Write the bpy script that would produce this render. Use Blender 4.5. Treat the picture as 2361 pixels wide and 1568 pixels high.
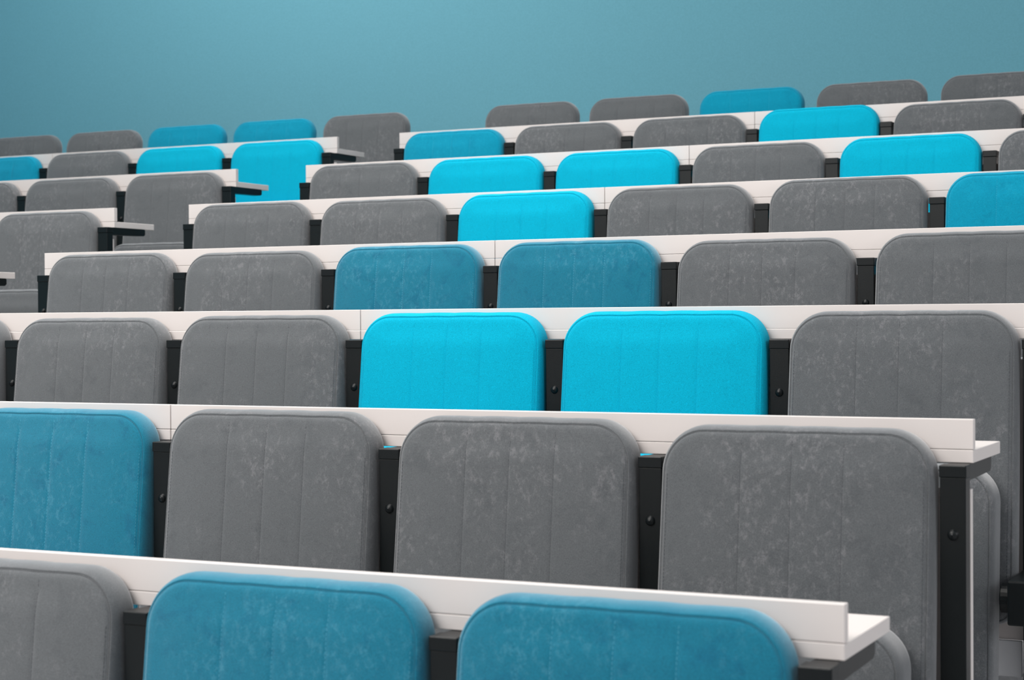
import bpy, bmesh, math, random
from mathutils import Vector, Matrix
from mathutils.geometry import delaunay_2d_cdt
random.seed(4)
S = bpy.context.scene
for o in list(bpy.data.objects): bpy.data.objects.remove(o, do_unlink=True)
C = S.collection

# ------------------------------------------------------------------ camera
EYE = 1.378                      # eye height above the nearest tier
YAW, PITCH, ROLL, FPX = 0.4512, -0.0103, -0.0061, 4081.7
def unit(r, f, u): return (r, f, u)
def to_world(a, b, c):           # camera-frame (right, forward, up) -> world, same model as the survey fit
    # undo roll
    r, u = math.cos(ROLL)*a - math.sin(ROLL)*c, math.sin(ROLL)*a + math.cos(ROLL)*c
    fw = math.cos(PITCH)*b - math.sin(PITCH)*u
    u2 = math.sin(PITCH)*b + math.cos(PITCH)*u
    return Vector((math.cos(YAW)*r - math.sin(YAW)*fw, math.sin(YAW)*r + math.cos(YAW)*fw, u2))
cam = bpy.data.cameras.new('camera')
cam.sensor_width = 36; cam.lens = FPX*36/2361
cam.dof.use_dof = True; cam.dof.focus_distance = 4.3; cam.dof.aperture_fstop = 7.5
cam.clip_start = .05
co = bpy.data.objects.new('camera', cam); C.objects.link(co)
vr, vf, vu = to_world(1, 0, 0), to_world(0, 1, 0), to_world(0, 0, 1)
m = Matrix((vr, vu, -vf)).transposed().to_4x4(); m.translation = Vector((0, 0, EYE))
co.matrix_world = m
S.camera = co

# ------------------------------------------------------------------ light
w = bpy.data.worlds.new('room_light'); S.world = w; w.use_nodes = True
w.node_tree.nodes['Background'].inputs[0].default_value = (.93, .96, 1, 1)
w.node_tree.nodes['Background'].inputs[1].default_value = .42
def area(name, loc, target, sx, sy, power, col=(1, .97, .93), spread=180):
    l = bpy.data.lights.new(name, 'AREA'); l.shape = 'RECTANGLE'; l.size = sx; l.size_y = sy
    l.spread = math.radians(spread); l.energy = power; l.color = col
    o = bpy.data.objects.new(name, l); C.objects.link(o); o.location = loc
    o.rotation_euler = (Vector(target)-Vector(loc)).to_track_quat('-Z', 'Y').to_euler()
area('ceiling_light_front', (-3.4, -1.0, 4.7), (-2.7, 3.0, .6), 4, 2.5, 300)
area('ceiling_light_middle', (-3.1, 3.7, 6.0), (-3.0, 3.7, 0), 4.6, 3.4, 190, spread=118)
area('wall_washer', (-5.4, 6.7, 5.2), (-5.4, 8.6, 2.4), 1.9, .5, 66, (1, .96, .92))
area('side_light', (3.6, 2.2, 2.6), (-.6, 3.4, .8), 2.4, 1.8, 55, (.97, .98, 1))  # added area light, source unseen; brightens the right-facing sides
vs = S.view_settings
vs.view_transform = 'Standard'; vs.look = 'None'; vs.gamma = 1; vs.use_curve_mapping = False; vs.exposure = -.04

# ------------------------------------------------------------------ materials
def nt(name):
    m = bpy.data.materials.new(name); m.use_nodes = True
    t = m.node_tree; return m, t, t.nodes['Principled BSDF']
def N(t, typ, **k):
    n = t.nodes.new(typ)
    for a, b in k.items():
        if a.startswith('_'): setattr(n, a[1:], b)
        else: n.inputs[a.replace('__', ' ')].default_value = b
    return n
def mixc(t, fac, a, b):
    n = t.nodes.new('ShaderNodeMix'); n.data_type = 'RGBA'
    for s, v in ((n.inputs['Factor'], fac), (n.inputs['A'], a), (n.inputs['B'], b)):
        if isinstance(v, bpy.types.NodeSocket): t.links.new(v, s)
        elif isinstance(v, (int, float)): s.default_value = v
        else: s.default_value = (*v, 1)
    return n.outputs['Result']
def ramp(t, src, lo, hi, a=0., b=1.):
    n = t.nodes.new('ShaderNodeMapRange'); n.inputs['From Min'].default_value = lo; n.inputs['From Max'].default_value = hi
    n.inputs['To Min'].default_value = a; n.inputs['To Max'].default_value = b
    n.interpolation_type = 'SMOOTHSTEP'
    t.links.new(src, n.inputs['Value']); return n.outputs['Result']
def suede(name, base, light, dark, mottle=1., sheen=.25):
    m, t, p = nt(name)
    tc = N(t, 'ShaderNodeTexCoord'); oi = N(t, 'ShaderNodeObjectInfo')
    off = N(t, 'ShaderNodeVectorMath', _operation='SCALE'); off.inputs[0].default_value = (31, 17, 23)
    t.links.new(oi.outputs['Random'], off.inputs['Scale'])
    add = N(t, 'ShaderNodeVectorMath', _operation='ADD')
    t.links.new(tc.outputs['Object'], add.inputs[0]); t.links.new(off.outputs[0], add.inputs[1])
    def noise(scale, detail=6, rough=.6, dist=0., vec=None):
        n = N(t, 'ShaderNodeTexNoise', Scale=scale, Detail=detail, Roughness=rough, Distortion=dist)
        t.links.new(vec or add.outputs[0], n.inputs['Vector']); return n.outputs['Fac']
    sq = N(t, 'ShaderNodeMapping'); sq.inputs['Scale'].default_value = (1, 1, .75); sq.inputs['Rotation'].default_value = (0, .5, 0)
    t.links.new(add.outputs[0], sq.inputs['Vector'])
    big = ramp(t, noise(4, 3), .34, .62)                       # areas where the nap was rubbed
    pat = ramp(t, noise(70, 8, .78, .3, sq.outputs[0]), .45, .68)    # rubbed smudges
    mul = N(t, 'ShaderNodeMath', _operation='MULTIPLY'); t.links.new(big, mul.inputs[0]); t.links.new(pat, mul.inputs[1])
    k = ramp(t, mul.outputs[0], 0, 1, .0, .7*mottle)
    dk = ramp(t, noise(17, 6, .65, .6), .50, .70, 0, .8*mottle)
    c = mixc(t, dk, base, dark); c = mixc(t, k, c, light)
    fine = ramp(t, noise(620, 3, .6), .25, .75, .78, 1.22)
    hs = N(t, 'ShaderNodeHueSaturation'); t.links.new(c, hs.inputs['Color']); t.links.new(fine, hs.inputs['Value'])
    t.links.new(hs.outputs[0], p.inputs['Base Color'])
    p.inputs['Roughness'].default_value = .95; p.inputs['Specular IOR Level'].default_value = .12
    p.inputs['Sheen Weight'].default_value = sheen; p.inputs['Sheen Roughness'].default_value = .5
    p.inputs['Sheen Tint'].default_value = (*[min(1, v*.8+.45) for v in light], 1)
    b = N(t, 'ShaderNodeBump', Strength=.25, Distance=.0008); t.links.new(noise(300, 3), b.inputs['Height'])
    t.links.new(b.outputs[0], p.inputs['Normal'])
    return m
GREY = suede('grey_suede', (.103, .110, .117), (.186, .186, .196), (.086, .093, .100), sheen=.9)
BLUE = suede('muted_blue_suede', (.004, .150, .235), (.040, .215, .31), (.001, .115, .20), 1.1, .9)
BLUEB = suede('strong_blue_suede', (.0008, .255, .395), (.008, .33, .48), (.0003, .20, .32), .7, .3)
CYAN = suede('bright_cyan_suede', (.0001, .37, .54), (.0002, .40, .58), (.0001, .33, .49), .5, .06)
def plain(name, col, rough, spec=.5, var=.04, bump=0., scale=60):
    m, t, p = nt(name)
    tc = N(t, 'ShaderNodeTexCoord')
    n = N(t, 'ShaderNodeTexNoise', Scale=scale, Detail=5); t.links.new(tc.outputs['Object'], n.inputs['Vector'])
    c = mixc(t, n.outputs['Fac'], [v*(1-var) for v in col], [min(1, v*(1+var)) for v in col])
    t.links.new(c, p.inputs['Base Color']); p.inputs['Roughness'].default_value = rough
    p.inputs['Specular IOR Level'].default_value = spec
    if bump:
        b = N(t, 'ShaderNodeBump', Strength=bump, Distance=.001)
        n2 = N(t, 'ShaderNodeTexNoise', Scale=scale*8, Detail=3); t.links.new(tc.outputs['Object'], n2.inputs['Vector'])
        t.links.new(n2.outputs['Fac'], b.inputs['Height']); t.links.new(b.outputs[0], p.inputs['Normal'])
    return m
WHITE = plain('white_laminate', (.735, .675, .652), .42, .35, .015, scale=9)
BLACK = plain('black_powder_coat', (.0025, .0045, .0052), .36, .34, .1, .25, 90)
BLACKP = plain('black_plastic', (.0035, .0055, .0065), .38, .3, .1, .1, 60)
WALL = plain('teal_wall_paint', (.150, .385, .475), .9, .1, .16, .5, 170)
FLOOR = plain('pale_grey_vinyl', (.42, .42, .43), .95, .1, .2, .5, 90)
RAIL = plain('pale_grey_metal', (.74, .74, .76), .45, .4, .03)
ST = {}
for k, c in (('grey', (.10, .105, .115)), ('blue', (.075, .31, .43)), ('blueb', (.03, .35, .50)), ('cyan', (.0, .38, .56))):
    ST[k] = plain(k+'_stitching_thread', c, .8, .1)
FAB = {'grey': GREY, 'blue': BLUE, 'blueb': BLUEB, 'cyan': CYAN}

# ------------------------------------------------------------------ helpers
def tag(o, label=None, cat=None, group=None, kind=None):
    for k, v in (('label', label), ('category', cat), ('group', group), ('kind', kind)):
        if v: o[k] = v
    return o
def link(name, me, mat, parent=None, loc=(0, 0, 0)):
    o = bpy.data.objects.new(name, me); C.objects.link(o); o.location = loc
    if parent: o.parent = parent
    if mat and not me.materials: me.materials.append(mat)
    return o
def mesh(name, verts, faces, smooth=False):
    me = bpy.data.meshes.new(name); me.from_pydata([tuple(v) for v in verts], [], faces); me.update()
    if smooth:
        for p in me.polygons: p.use_smooth = True
    return me
def boxmesh(name, x0, x1, y0, y1, z0, z1, bev=0., seg=2):
    bm = bmesh.new(); bmesh.ops.create_cube(bm, size=1)
    for v in bm.verts:
        v.co = Vector((x0+(v.co.x+.5)*(x1-x0), y0+(v.co.y+.5)*(y1-y0), z0+(v.co.z+.5)*(z1-z0)))
    if bev: bmesh.ops.bevel(bm, geom=bm.edges[:], offset=bev, segments=seg, affect='EDGES', profile=.5)
    me = bpy.data.meshes.new(name); bm.to_mesh(me); bm.free(); return me
def empty(name, loc):
    o = bpy.data.objects.new(name, None); C.objects.link(o); o.location = loc; o.empty_display_size = .1; return o

# cushion: rounded-rectangle outline in x,z; profile in y; quilted front (front faces -y)
def outline(hwb, hwt, z0, z1, rb, rt, inset, n=12, crown=.0):
    """counter-clockwise seen from -y; hwb/hwt half widths at bottom/top"""
    pts = []
    def corner(cx, cz, r, a0):
        for i in range(n+1):
            a = a0+math.pi/2*i/n; pts.append((cx+r*math.cos(a), cz+r*math.sin(a)))
    A, B = z0+inset, z1-inset
    hb, ht = hwb-inset, hwt-inset
    rb, rt = max(rb-inset, .004), max(rt-inset, .004)
    corner(hb-rb, A+rb, rb, -math.pi/2)
    for i in range(1, 10): pts.append((hb+(ht-hb)*i/10, A+rb+(B-rt-A-rb)*i/10))
    corner(ht-rt, B-rt, rt, 0)
    for i in range(1, 16): pts.append(((ht-rt)*(1-2*i/16), B))
    corner(-(ht-rt), B-rt, rt, math.pi/2)
    for i in range(1, 10): pts.append((-(ht+(hb-ht)*i/10), B-rt-(B-rt-A-rb)*i/10))
    corner(-(hb-rb), A+rb, rb, math.pi)
    for i in range(1, 16): pts.append((-(hb-rb)*(1-2*i/16), A))
    out = []
    for x, z in pts:
        k = max(0, (z-(z1-.12))/.12)
        q = crown*(1-(x/hwt)**2)*k
        # seams pull the top edge down a touch
        q -= .0011*k*sum(math.exp(-((x-g)/.018)**2) for g in GROOVES)
        out.append((x, z+q))
    return out
GROOVES = (-.093, 0., .093)
def cushion(name, hwb, hwt, z0, z1, rb, rt, front, back, lean, z_ref, grooves=True, bulge=.006, crown=.002, edge=1.):
    T = back-front
    prof = [(.016, back), (.005, back-.004), (.001, back-.012), (0, back-.022), (0, front+.030), (.0010*edge, front+.020), (.0032*edge, front+.012), (.0066*edge, front+.0065),
            (.0088*edge, front+.0046), (.0100*edge, front+.0062), (.0108*edge, front+.0066), (.0116*edge, front+.0046), (.0138*edge, front+.0030), (.019, front+.0014), (.028, front+.0004)]
    verts, faces = [], []
    rings = []
    for ins, y in prof:
        o = outline(hwb, hwt, z0, z1, rb, rt, ins, crown=crown)
        rings.append(list(range(len(verts), len(verts)+len(o))))
        verts += [(x, y, z) for x, z in o]
    n = len(rings[0])
    for a, b in zip(rings, rings[1:]):
        for i in range(n):
            j = (i+1) % n; faces.append((a[i], a[j], b[j], b[i]))
    faces.append(tuple(rings[0]))   # back
    # quilted front: constrained triangulation inside the last ring
    base = rings[-1]
    pts = [Vector((verts[i][0], verts[i][2])) for i in base]
    edges = [(i, (i+1) % n) for i in range(n)]
    xs = [-.232, -.215, -.195, -.17, -.14, -.115, -.07, -.045, -.022, .022, .045, .07, .115, .14, .17, .195, .215, .232]
    for g in GROOVES: xs += [g-.011, g-.006, g-.003, g, g+.003, g+.006, g+.011]
    hin = min(hwb, hwt)
    def inside(x, z):
        ins = .028+.006
        if z < z0+ins or z > z1-ins: return False
        hw = hwb+(hwt-hwb)*(z-z0)/(z1-z0)-ins
        if abs(x) > hw: return False
        for (rr, zc, s) in ((rt, z1-rt, 1), (rb, z0+rb, -1)):
            if (z-zc)*s > 0 and abs(x) > hw+ins-rr:
                if math.hypot(abs(x)-(hw+ins-rr), z-zc) > rr-ins: return False
        return True
    zz = z0+.034
    while zz < z1-.03:
        for x in xs:
            if inside(x, zz): pts.append(Vector((x, zz)))
        zz += .013 if zz > z1-.12 else .03
    vo, eo, fo, _, _, _ = delaunay_2d_cdt(pts, edges, [], 1, 1e-6)
    def height(x, z):
        dx = (hin-.028-abs(x)); dz = min(z1-.028-z, z-z0-.028)
        e = max(0, min(1, min(dx, dz)/.05)); e = e*e*(3-2*e)
        y = front+.0004*(1-e) - bulge*e*(1-(x/hin)**2*.5)
        if grooves:
            for g in GROOVES: y += .0013*min(1, max(0, dz/.012))*math.exp(-((x-g)/.003)**2)+.0006*e*math.exp(-((x-g)/.016)**2)
        return y
    idx = []
    for k, v in enumerate(vo):
        if k < n and (v-pts[k]).length < 1e-5: idx.append(base[k])
        else: idx.append(len(verts)); verts.append((v.x, height(v.x, v.y), v.y))
    for f in fo: faces.append(tuple(idx[i] for i in f))
    L = math.tan(lean)
    shear = lambda v: (v[0], v[1]+(v[2]-z_ref)*L, v[2])
    me = mesh(name, [shear(v) for v in verts], faces, True)
    bm = bmesh.new(); bm.from_mesh(me); bmesh.ops.recalc_face_normals(bm, faces=bm.faces); bm.to_mesh(me); bm.free()
    return me, lambda x, z: shear((x, height(x, z), z)), shear
LEAN = math.radians(6.2)
# seat local frame: x = 0 seat centre, y = 0 front plane of the desk strip, z = 0 floor of the tier (strip top at 1.0)
BW_B, BW_T, BZ0, BZ1 = .2520, .2485, .335, .989
bk_me, bk_y, bk_shear = cushion('backrest', BW_B, BW_T, BZ0, BZ1, .04, .082, -.070, -.008, LEAN, .92)
st_me, st_y, st_shear = cushion('seat_cushion', 0.222, .226, .20, .686, .05, .075, -.215, -.125, math.radians(1), .5, grooves=False, bulge=.008)
def tube_ring(pts, r, k=6):
    """closed tube through 3-D points"""
    n = len(pts); V = []; F = []
    for i in range(n):
        t = (pts[(i+1) % n]-pts[i-1]).normalized(); a = Vector((0, 1, 0)); b = t.cross(a).normalized()
        for j in range(k):
            an = 2*math.pi*j/k; V.append(pts[i]+(a*math.cos(an)+b*math.sin(an))*r)
    for i in range(n):
        for j in range(k):
            F.append((i*k+j, i*k+(j+1) % k, ((i+1) % n)*k+(j+1) % k, ((i+1) % n)*k+j))
    return V, F
def piping_mesh(name, args, y, shear, r=.0011, ins=.0108):
    o = outline(*args, ins, n=12, crown=.002)
    V, F = tube_ring([Vector(shear((x, y, z))) for x, z in o], r)
    return mesh(name, V, F, True)
pipe_me = piping_mesh('piping', (BW_B, BW_T, BZ0, BZ1, .04, .082), -.070+.0056, bk_shear)
def dash(V, F, a, b, r):
    d = (b-a).normalized(); s = d.cross(Vector((0, 1, 0))).normalized()*r; u = Vector((0, -r*.9, 0))
    i = len(V); V += [a+s, a-s, b-s, b+s, a+s*.4+u, a-s*.4+u, b-s*.4+u, b+s*.4+u]
    F += [(i+4, i+5, i+6, i+7), (i, i+4, i+7, i+3), (i+1, i+2, i+6, i+5), (i, i+1, i+5, i+4), (i+3, i+7, i+6, i+2)]
def face_pt(x, z):
    t = z-(BZ1-.0285)
    return bk_y(x, z) if t < 0 else bk_shear((x, -.070+.0002+t/.0142*.0026, z))
V, F = [], []
for g in GROOVES:
    z = BZ0+.03
    while z < BZ1-.021:
        dash(V, F, Vector(face_pt(g, z)), Vector(face_pt(g, z+.0042)), .0007); z += .0068
for s in (-1, 1):                         # seam line just inside each side
    z = BZ0+.06
    while z < BZ1-.085:
        hw = BW_B+(BW_T-BW_B)*(z-BZ0)/(BZ1-BZ0)-.0165
        dash(V, F, Vector(bk_shear((s*hw, -.0682, z))), Vector(bk_shear((s*hw, -.0682, z+.0042))), .0005); z += .0068
stitch_me = mesh('stitching', V, F)
back_shell_me = boxmesh('back_shell', -.19, .19, -.010, .006, .42, .86, .004)
for v in back_shell_me.vertices: v.co.y += (v.co.z-.92)*math.tan(LEAN)*1.0-.002

ROWS = {}
D_, H_, Y0_ = .7784, .2054, 2.3026
def rowY(n): return Y0_+(n-1)*D_
def rowZ(n): return (n-1)*H_
XR = {1: -.6747, 2: -.6591, 3: -.6552, 4: -.6616, 5: -.6449, 6: -.6358, 7: -.6347, 8: -.633}   # left side of the end post
XL = {4: -4.345, 5: -4.341, 6: -4.319, 7: -4.313, 8: -4.305}
P = .55

# ------------------------------------------------------------------ setting
WALLY, WALLX, RIGHTX = 8.62, -7.78, 2.4
def steps():
    V, F = [], []
    prof = [(-1.2, 0)]
    for n in range(1, 8):
        prof += [(rowY(n)+.03, rowZ(n)), (rowY(n)+.03, rowZ(n+1))]
    prof += [(WALLY, rowZ(8)), (WALLY, -.25), (-1.2, -.25)]
    for x in (WALLX, RIGHTX):
        V += [(x, y, z) for y, z in prof]
    n = len(prof)
    F = [(i, (i+1) % n, n+(i+1) % n, n+i) for i in range(n)]
    F += [tuple(range(n))[::-1], tuple(range(n, 2*n))]
    return mesh('floor', V, F)
tag(link('floor', steps(), FLOOR), kind='structure')
tag(link('wall_back', boxmesh('wall_back', WALLX-.15, RIGHTX, WALLY, WALLY+.15, -.25, 6.4), WALL), kind='structure')
tag(link('wall_left', boxmesh('wall_left', WALLX-.15, WALLX, -1.2, WALLY, -.25, 6.4), WALL), kind='structure')
tag(link('baseboard_back', boxmesh('baseboard_back', WALLX+.01, RIGHTX, WALLY-.012, WALLY, rowZ(8), rowZ(8)+.08, .002), RAIL), kind='structure')

# ------------------------------------------------------------------ seats
ORD = ['leftmost', 'second', 'third', 'fourth', 'fifth', 'sixth']
ROWN = {1: 'nearest row', 2: 'second row up', 3: 'third row up', 4: 'fourth row up',
        5: 'fifth row up', 6: 'sixth row up', 7: 'seventh row up', 8: 'back row'}
COLN = {'grey': 'grey suede', 'blue': 'muted blue suede', 'blueb': 'strong blue suede', 'cyan': 'bright cyan suede'}
mesh_cache = {}
def withmat(me, mat, key):
    k = (me.name, key)
    if k not in mesh_cache:
        c = me.copy(); c.name = me.name; c.materials.clear(); c.materials.append(mat); mesh_cache[k] = c
    return mesh_cache[k]
protos = {}
def make_seat(col):
    t = empty('auditorium_seat', (0, 0, 0))
    b = link('backrest', withmat(bk_me, FAB[col], col), None, t)
    link('piping', withmat(pipe_me, FAB[col], col), None, b)
    s = link('stitching', withmat(stitch_me, ST[col], col), None, b); s['kind'] = 'stuff'
    link('back_shell', withmat(back_shell_me, BLACKP, 'k'), None, t)
    link('seat_cushion', withmat(st_me, FAB[col], col), None, t)
    return t
def dup(root):
    r = root.copy(); C.objects.link(r)
    for ch in list(root.children):
        c = ch.copy(); C.objects.link(c); c.parent = r
        for g in ch.children:
            d = g.copy(); C.objects.link(d); d.parent = c
    return r
SAG = {(1, 3): -.002, (2, 2): -.002, (2, 3): .004, (2, 5): -.0065, (3, 1): -.006, (3, 2): -.003, (3, 5): -.004, (4, 1): -.006, (4, 4): -.009, (4, 5): -.004,
       (5, 0): .003, (5, 1): -.003, (5, 4): .005, (5, 5): .003, (6, 3): -.002, (7, 3): .009, (7, 4): -.002, (8, 3): -.003}   # how high each back is bolted
SHIFT = {4: .001, 6: .003, 7: .004, 8: .017}                       # small fitting tolerances, row by row
WIDTH = {4: .991, 5: .992, 6: .99, 7: .988, 8: .984}
def seat(n, xc, col, label, group, dz=0, tip=0.):
    if col not in protos: protos[col] = make_seat(col); o = protos[col]
    else: o = dup(protos[col])
    o.location = (xc+SHIFT.get(n, 0), rowY(n), rowZ(n)+dz); o.scale = (WIDTH.get(n, 1), 1, 1)
    for c in o.children:
        if c.name.startswith('seat_cushion'): c.location.z = tip
    return tag(o, label, 'seat', group)
right = {1: {3: 'grey', 4: 'blue', 5: 'blue'},
         2: {2: 'blue', 3: 'grey', 4: 'grey', 5: 'grey'},
         3: {0: 'grey', 1: 'grey', 2: 'grey', 3: 'cyan', 4: 'cyan', 5: 'grey'},
         4: {0: 'grey', 1: 'grey', 2: 'blue', 3: 'blue', 4: 'grey', 5: 'grey'},
         5: {0: 'grey', 1: 'grey', 2: 'cyan', 3: 'grey', 4: 'grey', 5: 'blueb'},
         6: {0: 'grey', 1: 'cyan', 2: 'cyan', 3: 'grey', 4: 'cyan', 5: 'grey'},
         7: {0: 'blueb', 1: 'grey', 2: 'grey', 3: 'cyan', 4: 'grey'},
         8: {0: 'grey', 1: 'grey', 2: 'blueb', 3: 'grey', 4: 'grey'}}
left = {5: ['grey'], 6: ['grey', 'grey', 'grey'], 7: ['cyan', 'cyan', 'grey', 'blueb'], 8: ['grey', 'blueb', 'blueb', 'grey', 'grey']}
def seat_x(x_end, k_from_right): return x_end - P*k_from_right + .019 + P/2   # k=1: the seat just left of the end post
for n, d in right.items():
    ks = sorted(d)
    for i, s in enumerate(ks):
        where = ROWN[n] if n < 5 else ROWN[n]+', right block'
        pos = ('rightmost' if s == ks[-1] else ORD[i])
        fromleft = '' if pos in ('leftmost', 'rightmost') else ' from the left'
        extra = ''
        if n == 1 and s == 3: extra = ', cut by the photo edge'
        lab = f'{COLN[d[s]]} seat, {pos}{fromleft} in the {where}{extra}'
        seat(n, seat_x(XR[n], 6-s), d[s], lab, f'seats in the {where}', SAG.get((n, s), 0), -.017)
for n, l in left.items():
    tot = len(l)
    for t, c in enumerate(l):
        where = ROWN[n]+', left block'
        if tot == 1: lab = f'{COLN[c]} seat, only one showing in the {where}'
        else:
            pos = 'rightmost, beside the aisle,' if t == 0 else (ORD[tot-1-t] + ('' if t == tot-1 else ' from the left'))
            lab = f'{COLN[c]} seat, {pos} in the {where}'
        seat(n, seat_x(XL[n], t+1), c, lab, f'seats in the {where}', 0, .003)

# ------------------------------------------------------------------ posts
PW, PY0, PY1, PT = .044, -.055, -.020, 1-.0757
post_me = boxmesh('post', 0, PW, PY0+.001, PY1, .004, PT-.021, .0012)
cap_me = boxmesh('end_cap', -.0012, PW+.0012, PY0-.0012, PY1+.001, PT-.021, PT, .0018)
short_post_me = boxmesh('post', 0, PW, PY0+.001, PY1, .004, PT-.141, .0012)
short_cap_me = boxmesh('end_cap', -.0012, PW+.0012, PY0-.0012, PY1+.001, PT-.141, PT-.12, .0018)
foot_me = boxmesh('base_plate', -.012, PW+.012, PY0-.03, PY1+.03, 0, .005, .001)
def bolt():
    bm = bmesh.new()
    prof = [(0, -.0062), (.004, -.0058), (.0072, -.0042), (.0092, -.0015), (.0096, 0)]
    n = 16; V = []; F = []
    for r, y in prof:
        for i in range(n):
            a = 2*math.pi*i/n; V.append((PW/2+max(r, .0003)*math.cos(a), PY0+.001+y, 1-.194+max(r, .0003)*math.sin(a)))
    for k in range(len(prof)-1):
        for i in range(n): F.append((k*n+i, k*n+(i+1) % n, (k+1)*n+(i+1) % n, (k+1)*n+i))
    F.append(tuple(range(n))); F.append(tuple(range((len(prof)-1)*n, len(prof)*n))[::-1])
    bm.free()
    return mesh('bolt', V, F, True)
bolt_me = bolt()
def bracket():
    # tapered arm under the desk, from the post to near the desk's far edge
    x0, x1 = .006, PW-.002; pr = [(PY1, PT), (.176, PT), (.180, PT-.004), (.180, PT-.020), (.172, PT-.026), (.0185, PT-.028), (PY1, PT-.028)]
    n = len(pr); V = [(x, y, z) for x in (x0, x1) for y, z in pr]
    F = [(i, (i+1) % n, n+(i+1) % n, n+i) for i in range(n)]+[tuple(range(n))[::-1], tuple(range(n, 2*n))]
    return mesh('desk_bracket', V, F)
brk_me = bracket()
arm_me = boxmesh('hinge_arm', .001, PW-.001, -.243, PY0+.002, .352, .442, .004)
def hub(x0, x1, r):
    n = 24; V = []; F = []
    for x, q in ((x0, r*.93), (x0+.002, r), (x1, r)):
        for i in range(n):
            a = 2*math.pi*i/n; V.append((x, -.175+q*math.cos(a), .397+q*math.sin(a)))
    for k in range(2):
        for i in range(n): F.append((k*n+i, k*n+(i+1) % n, (k+1)*n+(i+1) % n, (k+1)*n+i))
    F += [tuple(range(n)), tuple(range(2*n, 3*n))]
    return mesh('pivot_hub', V, F)
def flat_normals(me):
    bm = bmesh.new(); bm.from_mesh(me); bmesh.ops.recalc_face_normals(bm, faces=bm.faces); bm.to_mesh(me); bm.free(); return me
hubL = flat_normals(hub(-.022, .001, .031)); hubR = flat_normals(hub(PW-.001, PW+.022, .031))
screw_me = boxmesh('screw', -.005, .005, -.2475, -.243, .387, .397, .001)
post_cache = {}
def make_post(lft, rgt, desk):
    key = (lft, rgt, desk)
    if key in post_cache: return dup(post_cache[key])
    t = empty('support_post', (0, 0, 0))
    p = link('post', post_me if desk else short_post_me, BLACK, t)
    link('end_cap', cap_me if desk else short_cap_me, BLACKP, t); link('bolt', bolt_me, BLACKP, t); link('base_plate', foot_me, BLACK, t)
    if desk: link('desk_bracket', brk_me, BLACK, t)
    a = link('hinge_arm', arm_me, BLACKP, t)
    if lft: link('pivot_hub', hubL, BLACKP, a)
    if rgt: link('pivot_hub', hubR, BLACKP, a)
    post_cache[key] = t
    return t
def post(n, x, lab, lft, rgt):
    o = make_post(lft, rgt, n < 8)
    o.location = (x, rowY(n), rowZ(n)-(.0 if n < 8 else .0))
    tag(o, lab, 'post', 'black posts between the seats')
for n, d in right.items():
    ks = sorted(d)
    row = ROWN[n] if n < 5 else ROWN[n]+', right block'
    for k in range(ks[0], ks[-1]+2):
        if k == 6: lab = f'black end post at the right end of the {row}'
        elif k == 0: lab = f'black end post at the left end of the {row}'
        elif k == ks[0]: lab = f'black post left of the {ORD[0]} seat in the {row}'
        elif k == ks[-1]+1: lab = f'black post right of the rightmost seat in the {row}'
        else: lab = f'black post between the {ORD[k-ks[0]-1]} and {ORD[k-ks[0]]} seats in the {row}'
        post(n, XR[n]-P*(6-k), lab, (k-1) in d, k in d)
for n, l in list(left.items())+[(4, [])]:
    row = ROWN[n]+', left block'; tot = len(l)
    for t in range(tot+1 if tot else 1):
        if t == 0: lab = f'black aisle-end post of the {row}'
        elif t == tot: lab = f'black post left of the leftmost seat in the {row}'
        else: lab = f'black post between the {ORD[tot-1-t]} and {ORD[tot-t]} seats in the {row}'
        post(n, XL[n]-P*t, lab, t < tot, t > 0)

# ------------------------------------------------------------------ desks
HS, HT, DD = .0524, .0757, .2453
def desk(n, x0, x1, lab, group='white desks behind the seats'):
    t = empty('desk', ((x0+x1)/2, rowY(n), rowZ(n)))
    h = (x1-x0)/2
    link('desk_top', boxmesh('desk_top', -h, h, 0, DD, 1-HT+.0004, 1-HS-.0006, .0009, 1), WHITE, t)
    link('front_strip', boxmesh('front_strip', -h, h, .0003, .0185, 1-HS+.0003, 1, .0011, 2), WHITE, t)
    link('modesty_panel', boxmesh('modesty_panel', -h+.0008, h-.0008, -.018, -.0005, .285, 1-HT-.043, .0008, 1), WHITE, t)
    link('foot_rail', boxmesh('foot_rail', -h+.05, h-.05, -.024, -.0185, .207, .285, .002, 1), RAIL, t)
    return tag(t, lab, 'desk', group)
ENDR = {1: -.6276, 2: -.6133, 3: -.612, 4: -.612, 5: -.606, 6: -.60, 7: -.60}
ENDL = {1: -3.98, 2: -3.98, 3: -3.98, 4: -3.9787, 5: -3.9599, 6: -3.9401, 7: -3.9367}
SEAM = {1: -2.33, 2: -2.3041, 3: -2.2954, 4: -2.3011, 5: -2.2804, 6: -2.2678, 7: -2.2677}
for n in range(1, 8):
    row = ROWN[n] if n < 5 else ROWN[n]+', right block'
    g = .0009
    if n > 1: desk(n, ENDL[n], SEAM[n]-g, f'white desk section left of the joint, behind the {row}')
    desk(n, SEAM[n]+g, ENDR[n], f'white desk section ' + ('' if n == 1 else 'right of the joint, ') + f'behind the {row}')
ENDLL = {4: -4.3221, 5: -4.3058, 6: -4.2861, 7: -4.2652}
for n, x in ENDLL.items():
    desk(n, x-1.66, x, f'white desk ending at the aisle behind the {ROWN[n]}, left block')
desk(7, ENDLL[7]-3.32, ENDLL[7]-1.663, 'white desk section at the left photo edge behind the seventh row up')
